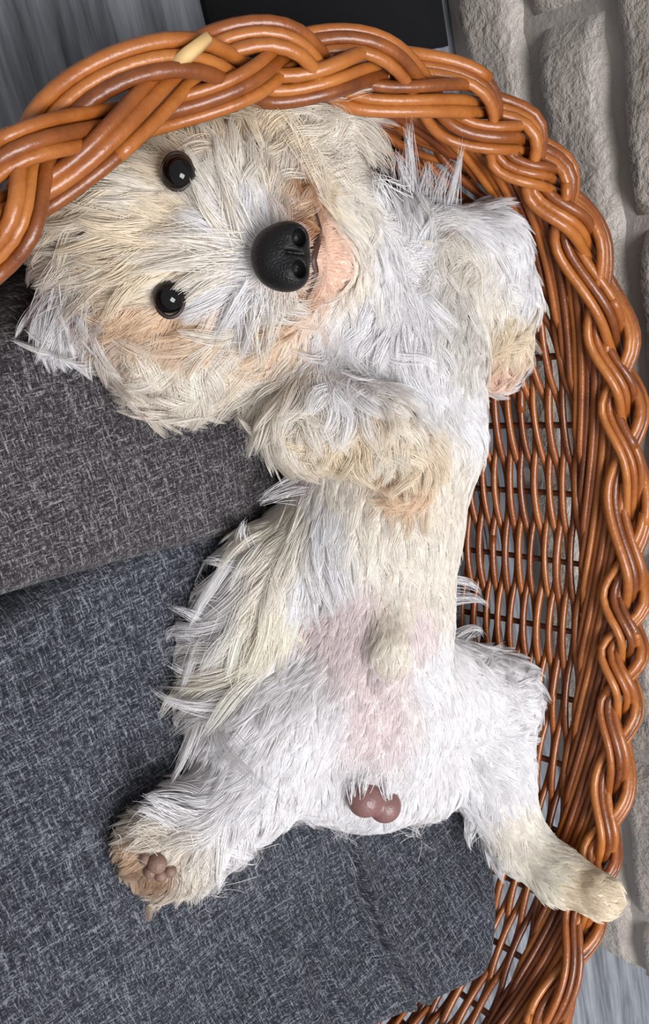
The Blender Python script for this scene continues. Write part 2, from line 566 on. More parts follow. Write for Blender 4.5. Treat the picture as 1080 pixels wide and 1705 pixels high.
cr1 = [un(*p, .1)[:2] for p in [(598, 1425), (600, 1500), (612, 1570), (640, 1630), (662, 1650)]]
cr2 = [un(*p, .1)[:2] for p in [(500, 1580), (512, 1640), (530, 1700)]]
cr3 = [un(*p, .1)[:2] for p in [(545, 1420), (556, 1500)]]
_f0, _f1 = un(918, 1562, .15)[:2], un(662, 1724, .15)[:2]; _fd = _f1 - _f0
FOOT = (_f0[0], _f0[1], -_fd[1], _fd[0]) if (-_fd[1] * (-.03 - _f0[0]) + _fd[0] * (-.26 - _f0[1])) < 0 else (_f0[0], _f0[1], _fd[1], -_fd[0])
cushB, cbV, cbF = cushion('seat_cushion', (-.03, -.26), [(-.1, .012, -.10, 1.), FOOT], .070 - .024 * np.clip((-.30 - OP[:, 1:2]) / .12, 0, 1), .0145, ztop_b, M_CB,
                          [(cr1, .0027, .0075), (cr2, .006, .0035), (cr3, .005, .002)], 11, 3)
tag(cushB, 'blue-grey woven cushion under the hind legs of the dog', 'cushion')


def ztop_a(x, y):
    return .098 + .0 * x


cushA, caV, caF = cushion('head_cushion', (-.12, .09), [(-.1, -.008, -.17, -1.), (.034, 0., 1., 0.)], .074, .0145, ztop_a, M_CA, [], 51, 5)
tag(cushA, 'brownish-grey woven cushion under the head of the dog', 'cushion')

#DOG
# ---------------------------------------------------------------- dog
def surface_nets(vol, org, h):
    """smooth closed surface of vol<0 on a regular grid"""
    ins = vol < 0
    c = np.zeros(tuple(n - 1 for n in vol.shape), int)
    nx, ny, nz = vol.shape
    for i in (0, 1):
        for j in (0, 1):
            for k in (0, 1):
                c += ins[i:nx - 1 + i, j:ny - 1 + j, k:nz - 1 + k]
    act = (c > 0) & (c < 8)
    cells = np.argwhere(act)
    idm = -np.ones(act.shape, int); idm[act] = np.arange(len(cells))
    acc = np.zeros((len(cells), 3)); cnt = np.zeros(len(cells))
    corners = [(i, j, k) for i in (0, 1) for j in (0, 1) for k in (0, 1)]
    for a in corners:
        for ax in range(3):
            if a[ax] == 0:
                b = list(a); b[ax] = 1
                va = vol[tuple((cells + a).T)]; vb = vol[tuple((cells + b).T)]
                cr = (va < 0) != (vb < 0)
                t = np.where(cr, va / np.where(cr, va - vb, 1), 0)
                p = np.array(a, float)[None] + t[:, None] * (np.array(b) - np.array(a))[None]
                acc[cr] += p[cr]; cnt[cr] += 1
    V = org + h * (cells + acc / cnt[:, None])
    faces = []
    for ax in range(3):
        o1, o2 = [(1, 2), (2, 0), (0, 1)][ax]
        sl = [slice(None)] * 3; sl[ax] = slice(0, -1); A = ins[tuple(sl)]
        sl[ax] = slice(1, None); B = ins[tuple(sl)]
        e = np.argwhere(A != B)
        e = e[(e[:, o1] > 0) & (e[:, o2] > 0) & (e[:, o1] < act.shape[o1]) & (e[:, o2] < act.shape[o2])]
        d1 = np.zeros(3, int); d1[o1] = 1; d2 = np.zeros(3, int); d2[o2] = 1
        q = np.stack([idm[tuple((e - d1 - d2).T)], idm[tuple((e - d2).T)], idm[tuple(e.T)], idm[tuple((e - d1).T)]], -1)
        fl = A[tuple(e.T)]
        q[~fl] = q[~fl][:, ::-1]
        faces.append(q)
    return V, np.vstack(faces)


def sd_cone(P, a, b, ra, rb):
    ab = b - a; L2 = ab.dot(ab) + 1e-12
    t = np.clip(((P - a) @ ab) / L2, 0, 1)
    return np.linalg.norm(P - a - t[..., None] * ab, axis=-1) - (ra + (rb - ra) * t)


def smin(a, b, k):
    h = np.clip(.5 + .5 * (b - a) / k, 0, 1)
    return b * (1 - h) + a * h - k * h * (1 - h)


def U(px, py, z): return un(px, py, z)


# (chain of (px, py, height, radius)); the pose of the dog lying on its back
CHAINS = [
    # torso
    ([(660, 480, .145, .046), (645, 580, .148, .060), (640, 720, .147, .062), (618, 880, .143, .057), (616, 1020, .138, .054), (625, 1180, .136, .054), (620, 1280, .13, .040)], .03),
    # neck and skull
    ([(640, 475, .146, .046), (540, 435, .145, .046), (400, 410, .150, .05)], .03),
    ([(310, 395, .158, .056), (250, 400, .152, .050)], .03),
    # muzzle
    ([(390, 415, .175, .038), (468, 433, .212, .0215)], .022),
    ([(430, 470, .180, .026), (470, 480, .195, .017)], .02),
    ([(440, 370, .182, .026), (482, 385, .195, .017)], .02),
    # jaw and chin
    ([(480, 435, .170, .030), (545, 432, .192, .016)], .016),
    # cheeks, ears
    ([(330, 560, .140, .034), (430, 575, .142, .036)], .03),
    ([(250, 560, .128, .028), (285, 600, .124, .026)], .03),
    ([(190, 500, .128, .026), (125, 525, .116, .016)], .02),
    ([(420, 265, .150, .038), (500, 240, .150, .03)], .03),
    ([(330, 230, .140, .03), (230, 290, .135, .03)], .03),
    # right-hand foreleg folded down
    ([(720, 455, .155, .040), (800, 425, .170, .027), (825, 500, .172, .025), (825, 585, .165, .020), (822, 615, .160, .016)], .02),
    # left-hand foreleg folded across the chest
    ([(500, 620, .150, .036), (520, 690, .178, .024), (610, 712, .196, .021), (668, 760, .200, .019), (688, 800, .194, .016)], .016),
    # left-hand hind leg
    ([(550, 1150, .128, .045), (450, 1210, .124, .038), (425, 1300, .122, .032), (330, 1380, .118, .026), (272, 1420, .116, .024)], .022),
    # right-hand hind leg
    ([(700, 1150, .132, .045), (820, 1165, .138, .033), (815, 1290, .140, .032), (862, 1400, .158, .021), (930, 1458, .192, .0185), (1000, 1493, .224, .016)], .022),
    # toes of the right-hand hind foot
    ([(990, 1480, .224, .008), (1017, 1484, .226, .0062)], .006), ([(995, 1493, .226, .008), (1024, 1499, .227, .0062)], .006), ([(985, 1502, .221, .008), (1008, 1513, .221, .0060)], .006),
    # toes of the left-hand hind foot
    ([(262, 1400, .122, .009), (222, 1412, .114, .008)], .008), ([(262, 1420, .118, .009), (228, 1446, .112, .007)], .008), ([(275, 1440, .114, .009), (262, 1474, .110, .007)], .008),
    # rump
    ([(540, 1290, .122, .032), (700, 1290, .126, .034)], .03),
    # sheath on the belly
    ([(656, 1030, .187, .009), (650, 1080, .190, .011), (645, 1140, .184, .007)], .01),
    # flank fur mass
    ([(470, 930, .118, .026), (430, 1030, .112, .024), (410, 1120, .108, .020)], .025),
]
PRIM = [([U(*p[:3]) for p in ch], [p[3] for p in ch], k) for ch, k in CHAINS]
allp = np.vstack([np.array(p) for p, _, _ in PRIM])
org = allp.min(0) - .085; top = allp.max(0) + .085
H = .003
dims = np.ceil((top - org) / H).astype(int)
G = np.stack(np.meshgrid(*[org[i] + H * np.arange(dims[i]) for i in range(3)], indexing='ij'), -1)


# each limb only touches the part of the grid around it
G = G.astype(np.float32)
VOL = np.full(tuple(dims), .06, np.float32)
for pts, rad, k in PRIM:
    pa = np.array(pts); mr = max(rad) + .05
    l_ = np.clip(np.floor((pa.min(0) - mr - org) / H).astype(int), 0, dims - 1)
    h_ = np.clip(np.ceil((pa.max(0) + mr - org) / H).astype(int), 1, dims)
    sl = tuple(slice(a, b) for a, b in zip(l_, h_))
    P_ = G[sl]; dc = None
    for a, b, ra, rb in zip(pts[:-1], pts[1:], rad[:-1], rad[1:]):
        q = sd_cone(P_, a.astype(np.float32), b.astype(np.float32), ra, rb)
        dc = q if dc is None else smin(dc, q, .012)
    VOL[sl] = smin(VOL[sl], dc, k * .75)
# the body lies on the cushions: flatten its underside there
VOL = np.maximum(VOL, (.092 + .009 * ((G[..., 1] > .0) & (G[..., 0] < .03)) - .016 * np.clip((G[..., 0] - .10) / .12, 0, 1) - G[..., 2]).astype(np.float32))
# ... and inside the basket: keep clear of its wall below the rim
_gx, _gy = G[:, 0, 0, 0], G[0, :, 0, 1]
_q = np.stack(np.meshgrid(_gx, _gy, indexing='ij'), -1).reshape(-1, 2)
_d2 = np.empty(len(_q)); _dn = np.empty((len(_q), 2))
_os, _on = OP[::5], ON[::5]
for _i in range(0, len(_q), 4000):
    _dd = _q[_i:_i + 4000, None] - _os[None]
    _j = (_dd ** 2).sum(-1).argmin(1)
    _d2[_i:_i + 4000] = -(_dd[np.arange(len(_j)), _j] * _on[_j]).sum(-1); _dn[_i:_i + 4000] = _on[_j]
DIN = _d2.reshape(len(_gx), len(_gy)); DNR = _dn.reshape(len(_gx), len(_gy), 2)
_zl = G[0, 0, :, 2]
_need = np.where(_zl < .196, wall_inset(_zl) + .016, -1.)
VOL = np.maximum(VOL, (_need[None, None, :] - DIN[:, :, None]).astype(np.float32))
del G
BV, BF = surface_nets(VOL, org, H)
GRAD = np.stack(np.gradient(VOL, H), -1).astype(np.float32)


def grid_at(P):
    q = (P - org) / H
    i = np.clip(np.floor(q).astype(int), 0, dims - 2); w = np.clip(q - i, 0, 1)
    s = 0; g = 0
    for a in (0, 1):
        for b in (0, 1):
            for c in (0, 1):
                ww = (w[:, 0] if a else 1 - w[:, 0]) * (w[:, 1] if b else 1 - w[:, 1]) * (w[:, 2] if c else 1 - w[:, 2])
                s = s + ww * VOL[i[:, 0] + a, i[:, 1] + b, i[:, 2] + c]
                g = g + ww[:, None] * GRAD[i[:, 0] + a, i[:, 1] + b, i[:, 2] + c]
    g = g / (np.linalg.norm(g, axis=1)[:, None] + 1e-9)
    return s, g


bvh = BVHTree.FromPolygons([Vector(v) for v in BV.tolist()], BF.tolist())
cush_bvh = BVHTree.FromPolygons([Vector(v) for v in np.vstack([cbV, caV]).tolist()], np.vstack([cbF, caF + len(cbV)]).tolist())


CUSHZ = np.full(DIN.shape, .0)
for _i in range(DIN.shape[0]):
    for _j in range(DIN.shape[1]):
        _h = cush_bvh.ray_cast(Vector((_gx[_i], _gy[_j], .3)), Vector((0, 0, -1)))[0]
        if _h is not None: CUSHZ[_i, _j] = _h.z


def hit(px, py, push=0.):
    """point of the body surface seen at a pixel, and its normal"""
    d = Vector(ray(px, py)); loc, nrm, i, dist = bvh.ray_cast(Vector(CAM), d)
    if loc is None:
        loc, nrm, i, dist = bvh.find_nearest(Vector(un(px, py, .14)))
    nrm = np.array(nrm)
    if nrm.dot(np.array(d)) > 0: nrm = -nrm
    return np.array(loc) + nrm * push, nrm


WHITE = (.86, .835, .84); CREAM = (.82, .71, .555); PALE = (.845, .785, .705); APR = (.81, .62, .45)
STAIN = (.50, .25, .12); PEACH = (.84, .62, .50); PINK = (.84, .745, .74); YEL = (.84, .79, .69); GREY = (.77, .73, .69); BRN = (.42, .27, .18)
# groom guides: pixel, combing direction in the picture plane, length mm, lift, curl, colour
GUIDES = [
    # face: hair fans away from the bridge of the nose
    (299, 296, -.8, -.3, 3, .1, .05, PALE), (279, 488, -.8, .4, 3, .1, .05, PALE), (318, 300, .1, -1, 6, .2, .1, PALE), (300, 328, -.9, .2, 7, .2, .1, CREAM), (280, 290, -1, 0, 12, .25, .1, CREAM), (262, 490, -1, .3, 10, .25, .1, CREAM), (300, 490, 0, 1, 7, .2, .1, PALE), (280, 512, -.2, 1, 10, .2, .1, APR), (285, 465, -1, .2, 8, .2, .1, PALE),
    (415, 425, -1, .0, 16, .25, .1, WHITE), (390, 400, -.8, -.35, 22, .3, .15, WHITE), (385, 450, -.8, .4, 22, .3, .15, WHITE), (340, 420, -1, .05, 26, .3, .2, PALE),
    (430, 380, -.3, -.9, 18, .3, .2, WHITE), (450, 350, -.1, -1, 20, .35, .3, PALE), (490, 350, .35, -.9, 16, .3, .3, APR), (512, 385, .7, -.5, 6, .2, .1, STAIN), (508, 345, .5, -.8, 12, .3, .2, STAIN),
    (425, 480, -.4, .9, 20, .3, .2, WHITE), (440, 520, -.2, 1, 26, .3, .3, WHITE), (480, 495, .25, .9, 16, .25, .3, PALE), (505, 490, .5, .7, 10, .25, .2, STAIN), (490, 530, .1, 1, 20, .25, .3, APR), (450, 570, -.1, 1, 26, .25, .3, APR),
    (400, 560, -.2, 1, 28, .25, .35, PALE), (350, 540, -.3, 1, 24, .25, .3, APR),
    (300, 400, -1, .05, 26, .3, .25, CREAM), (300, 350, -.9, -.2, 16, .25, .2, CREAM), (340, 330, -.3, -.8, 18, .3, .3, PALE), (390, 310, .1, -.9, 22, .3, .3, PALE),
    (290, 440, -.9, .35, 24, .3, .2, CREAM), (240, 400, -1, .05, 28, .3, .25, CREAM), (230, 470, -.8, .5, 22, .3, .3, CREAM), (180, 400, -1, .15, 30, .3, .25, PALE), (240, 330, -1, .1, 26, .3, .2, PALE), (190, 330, -.9, .4, 28, .3, .2, CREAM),
    (250, 520, -.4, .9, 16, .25, .3, APR), (300, 530, -.1, 1, 14, .2, .3, APR), (200, 520, -.5, .9, 28, .25, .3, APR), (150, 470, -.8, .6, 27, .3, .2, PALE), (110, 500, -.6, .9, 25, .3, .2, WHITE), (80, 520, -.5, 1, 22, .3, .2, WHITE),
    (280, 600, -.2, 1, 22, .25, .4, PALE), (330, 610, .1, 1, 26, .25, .4, PALE), (400, 610, .1, 1, 26, .25, .35, PALE), (460, 600, .3, .9, 24, .25, .3, PALE),
    (300, 250, -.4, -.4, 20, .3, .3, CREAM), (370, 240, .1, -.9, 26, .35, .3, CREAM), (440, 250, .4, -.8, 30, .35, .35, CREAM), (500, 230, .7, -.6, 32, .35, .35, PALE), (460, 190, .7, -.6, 34, .35, .3, PALE), (540, 260, .8, -.2, 28, .3, .3, PALE),
    (460, 300, .5, -.7, 24, .3, .35, PALE), (520, 310, .7, -.2, 20, .3, .3, CREAM), (555, 330, .7, .3, 18, .25, .3, PALE), (570, 380, .6, .6, 14, .25, .2, PALE),
    (545, 425, .9, .1, 3, .2, .0, PEACH), (535, 470, .6, .6, 5, .2, .1, PEACH), (540, 390, .8, -.2, 4, .2, .1, PEACH), (525, 430, .9, .0, 2, .2, 0, PEACH),
    (585, 350, .5, .5, 16, .25, .2, PALE), (600, 440, .3, .8, 14, .2, .2, PALE),
    # throat and chest
    (640, 340, .1, -1, 16, .3, .15, WHITE), (690, 340, .05, -1, 18, .35, .15, WHITE), (730, 340, .4, -.9, 16, .3, .2, WHITE), (640, 420, .1, .5, 16, .3, .2, WHITE), (680, 400, .2, -.5, 18, .3, .2, WHITE), (620, 520, -.1, 1, 20, .3, .3, WHITE), (690, 520, .2, 1, 20, .3, .3, WHITE),
    (560, 560, -.3, .9, 22, .3, .35, WHITE), (480, 620, -.5, .8, 24, .3, .35, PALE), (430, 670, -.8, .5, 26, .3, .3, PALE), (560, 640, -.1, 1, 24, .35, .5, WHITE), (640, 620, .1, 1, 24, .35, .5, WHITE), (720, 620, .3, .9, 20, .3, .4, WHITE), (780, 680, .8, .5, 16, .25, .25, WHITE), (820, 720, .9, .3, 14, .25, .25, WHITE),
    # foreleg on the right
    (790, 370, .3, .2, 16, .25, .2, WHITE), (850, 390, .5, .6, 14, .25, .2, WHITE), (870, 460, .5, .9, 14, .3, .35, WHITE), (770, 430, -.3, .8, 16, .3, .5, PALE), (760, 500, -.1, 1, 16, .35, .6, GREY), (800, 500, .1, 1, 16, .35, .5, PALE), (850, 560, .2, 1, 16, .3, .45, CREAM), (820, 620, .1, 1, 12, .25, .3, PEACH), (770, 580, -.3, 1, 14, .3, .4, GREY),
    # foreleg on the chest
    (500, 700, -.2, 1, 20, .3, .5, PALE), (540, 730, .1, 1, 20, .3, .5, CREAM), (600, 730, .2, 1, 20, .3, .5, CREAM), (640, 740, .3, 1, 20, .35, .55, PALE), (680, 760, .4, 1, 22, .35, .5, CREAM), (690, 810, .1, 1, 20, .35, .5, APR), (650, 790, -.1, 1, 18, .3, .5, APR),
    # belly
    (460, 770, -.3, .9, 8, .2, .15, PINK), (560, 800, 0, 1, 10, .2, .15, PALE), (620, 860, .1, 1, 11, .18, .1, PALE), (540, 860, 0, 1, 15, .2, .1, WHITE), (540, 930, .2, 1, 17, .2, .15, WHITE), (640, 920, .3, .8, 13, .2, .25, PALE), (740, 780, .5, .8, 12, .2, .2, PALE), (780, 860, .7, .6, 12, .2, .2, PALE), (700, 900, .3, .8, 12, .2, .2, PALE), (730, 980, .5, .8, 12, .2, .2, PALE), (790, 980, .9, .4, 15, .25, .2, WHITE),
    (655, 1020, .1, 1, 7, .25, .1, PALE), (652, 1070, 0, 1, 8, .2, .2, PALE), (648, 1095, 0, 1, 7, .2, .2, PALE), (600, 1010, 0, 1, 7, .2, .1, PINK), (580, 1080, -.2, 1, 7, .2, .1, PINK), (620, 1130, 0, 1, 6, .2, .1, PINK), (620, 1200, 0, 1, 5, .15, .1, PINK), (690, 1050, .3, .9, 8, .2, .1, PINK), (540, 1040, -.4, .9, 6, .2, .1, PINK),
    # flank and the long wisps on the left
    (450, 850, -.6, .8, 26, .3, .2, YEL), (470, 930, -.4, .9, 28, .3, .25, PALE), (500, 960, .0, 1, 22, .25, .2, WHITE), (440, 990, -.6, .8, 36, .3, .25, YEL), (410, 940, -.8, .4, 46, .35, .3, WHITE), (390, 1030, -.9, .35, 52, .35, .3, WHITE), (400, 1110, -.9, .25, 52, .3, .3, YEL), (380, 1150, -.9, .1, 50, .3, .3, WHITE), (470, 1030, -.2, 1, 22, .25, .3, YEL),
    # thighs, hind legs
    (500, 1110, -.5, .8, 13, .2, .15, WHITE), (450, 1160, -.5, .9, 15, .22, .2, WHITE), (390, 1210, -.6, .8, 18, .25, .2, WHITE), (540, 1200, -.3, .9, 11, .2, .15, WHITE), (480, 1260, -.3, .9, 13, .22, .2, WHITE), (400, 1300, -.7, .7, 16, .25, .2, WHITE), (430, 1350, -.2, 1, 17, .28, .25, WHITE), (540, 1310, 0, 1, 11, .22, .2, WHITE), (600, 1360, 0, 1, 9, .22, .2, WHITE), (690, 1330, 0, 1, 10, .22, .2, WHITE),
    (330, 1340, -.8, -.1, 22, .3, .25, WHITE), (270, 1370, -.9, .0, 22, .3, .3, PALE), (240, 1420, -.8, .5, 12, .2, .2, APR), (265, 1450, -.3, .8, 8, .2, .2, BRN), (330, 1450, -.1, 1, 24, .3, .2, PALE), (380, 1420, .4, .9, 22, .3, .25, WHITE), (290, 1410, -.3, .6, 12, .25, .2, PALE),
    (720, 1120, .5, .5, 13, .22, .15, WHITE), (780, 1070, .6, -.5, 18, .28, .25, WHITE), (850, 1120, .8, -.2, 18, .28, .25, WHITE), (880, 1200, .85, .5, 16, .25, .25, WHITE), (790, 1200, .5, .8, 12, .2, .15, WHITE), (740, 1230, .2, 1, 11, .2, .15, WHITE), (860, 1290, .7, .7, 15, .25, .2, WHITE), (790, 1340, .2, 1, 13, .22, .2, WHITE), (850, 1390, .6, .8, 12, .22, .2, PALE), (900, 1450, .85, .5, 11, .2, .2, YEL), (960, 1480, .95, .3, 9, .2, .2, CREAM), (800, 1395, -.5, .8, 15, .3, .2, WHITE),
]
gp, gdir, gval, gcol = [], [], [], []
for (px, py, dx, dy, ln, lf, cu, colr) in GUIDES:
    p, n = hit(px, py)
    gp.append(p); v = R @ np.array([dx, dy, 0.]); gdir.append(v / np.linalg.norm(v)); gval.append((ln * .001, lf, cu)); gcol.append(colr)
gp, gdir, gval, gcol = map(np.array, (gp, gdir, gval, gcol))


def groom(P, power=2.2):
    out_d, out_v, out_c = [], [], []
    for i in range(0, len(P), 20000):
        d2 = ((P[i:i + 20000, None] - gp[None]) ** 2).sum(-1)
        w = 1 / (d2 + 2e-5) ** power
        w /= w.sum(1)[:, None]
        out_d.append(w @ gdir); out_v.append(w @ gval); out_c.append(w @ gcol)
    return np.vstack(out_d), np.vstack(out_v), np.vstack(out_c)


dog = empty('dog', (float(BV[:, 0].mean()), float(BV[:, 1].mean()), .086))
tag(dog, 'small fluffy cream-white dog lying on its back with its head turned up', 'dog')
DL = np.array(dog.location)
M_SKIN = mat_attr('dog_skin', 'skin_color', .6, .25, sss=.0)
M_FUR = mat_attr('dog_fur', 'fur_color', .5, .25, transl=.3)
body = mesh_obj('body', BV - DL, BF.tolist(), M_SKIN, dog)
_, bvv, bc = groom(BV)
short = np.clip((.012 - bvv[:, 0]) / .008, 0, 1)[:, None]
bc = bc * .92 * (1 - .45 * (1 - short)) + np.array(PALE) * .45 * (1 - short)
at = body.data.attributes.new('skin_color', 'FLOAT_COLOR', 'POINT')
at.data.foreach_set('color', np.column_stack([bc, np.ones(len(bc))]).astype(np.float32).ravel())


def fur(nclump, nstr, NP):
    T = np.vstack([BF[:, [0, 1, 2]], BF[:, [0, 2, 3]]])
    A, B, C_ = BV[T[:, 0]], BV[T[:, 1]], BV[T[:, 2]]
    nn = np.cross(B - A, C_ - A); ar = np.linalg.norm(nn, axis=1) * .5 + 1e-12; nn /= (2 * ar)[:, None]
    cenz = (A[:, 2] + B[:, 2] + C_[:, 2]) / 3
    w = ar * np.where((nn[:, 2] < -.5), .08, 1.0) * np.where(cenz < .088, .15, 1.)
    w /= w.sum()

    def sample(n):
        i = rng.choice(len(T), n, p=w); r1, r2 = np.sqrt(rng.random(n)), rng.random(n)
        return (1 - r1)[:, None] * A[i] + (r1 * (1 - r2))[:, None] * B[i] + (r1 * r2)[:, None] * C_[i]

    cp = sample(nclump); sp = sample(nstr)
    kd = KDTree(nclump)
    for i, p in enumerate(cp): kd.insert(p, i)
    kd.balance()
    near = np.array([kd.find(p)[1] for p in sp])

    def grow(P0, jit, lenmul, seedvec, lmul):
        d0, v, c = groom(P0)
        n = len(P0)
        L = v[:, 0] * 1.25 * lenmul; lift = v[:, 1]; curl = v[:, 2]
        pts = [P0]
        s, g = grid_at(P0)
        t = d0 + jit * (.1 + curl * .85)[:, None]
        t = t - (t * g).sum(1)[:, None] * g; t /= np.linalg.norm(t, axis=1)[:, None] + 1e-9
        d = g * (lift * 2.1 * lmul * np.clip(L / .022, .45, 1))[:, None] + t; d /= np.linalg.norm(d, axis=1)[:, None]
        p = P0.copy()
        side = np.cross(g, t)
        for k in range(1, NP):
            f_ = k / (NP - 1)
            s, g = grid_at(p)
            tp = t - (t * g).sum(1)[:, None] * g; tp /= np.linalg.norm(tp, axis=1)[:, None] + 1e-9
            wav = np.sin(f_ * 5.0 + seedvec[:, 0] * 6.28) * curl * 1.1
            d = d * .72 + tp * .2 + side * (wav * .45)[:, None] + np.array([0, 0, -.05]) - g * (np.clip(s - .008, 0, .03) * 8 * np.clip((.04 - L) / .02, 0, 1))[:, None]
            d /= np.linalg.norm(d, axis=1)[:, None] + 1e-9
            p = p + d * (L / (NP - 1))[:, None]
            s, g = grid_at(p)
            mn = .0008 + .004 * f_ * lift * 2
            p = p + g * np.clip(mn - s, 0, .01)[:, None]
            pts.append(p)
        return np.stack(pts, 1), c, L, curl

    sv = rng.random((nclump, 2))
    clm = rng.uniform(.45, 1.45, nclump)
    cj = rng.normal(size=(nclump, 3)) * .8
    cl, ccol, cL, ccurl = grow(cp, cj, rng.uniform(.75, 1.3, nclump), sv, clm)
    st, scol, sL, _ = grow(sp, cj[near] * .75 + rng.normal(size=(nstr, 3)) * .35, rng.uniform(.55, 1.1, nstr), sv[near], clm[near] * rng.uniform(.8, 1.2, nstr))
    f_ = np.linspace(0, 1, NP)[None, :, None]
    rel = cl[near] - cl[near][:, :1]
    tgt = cl[near]
    amt = rng.uniform(.55, 1., nstr)[:, None, None] * np.clip(cL[near] / .012, .0, 1)[:, None, None]
    st = st * (1 - amt * f_ ** 1.3) + (tgt + (st[:, :1] - tgt[:, :1]) * .25) * amt * f_ ** 1.3
    # tips rest on the cushions
    flat = st.reshape(-1, 3)
    ii = np.clip(((flat[:, :2] - org[:2]) / H).astype(int), 0, np.array(DIN.shape) - 1)
    ch = CUSHZ[ii[:, 0], ii[:, 1]] + .0015
    flat[:, 2] = np.where(flat[:, 2] < ch, ch + rng.random(len(flat)) * .0018, flat[:, 2])
    # and the coat stays inside the basket wall
    ii = np.clip(((flat[:, :2] - org[:2]) / H).astype(int), 0, np.array(DIN.shape) - 1)
    over = np.where(flat[:, 2] < .197, np.clip(wall_inset(flat[:, 2]) + .009 - DIN[ii[:, 0], ii[:, 1]], 0, .05), 0)
    flat[:, :2] -= DNR[ii[:, 0], ii[:, 1]] * over[:, None]
    st = flat.reshape(st.shape)
    col = ccol[near] * .5 + scol * .5
    col = np.clip(col * (1 + rng.normal(size=(nclump, 1))[near] * .05 + rng.normal(size=(nstr, 1)) * .07), 0, .92)
    return st, col, sL


FN = 8
st, fcol, sL = fur(7000, 240000, FN)
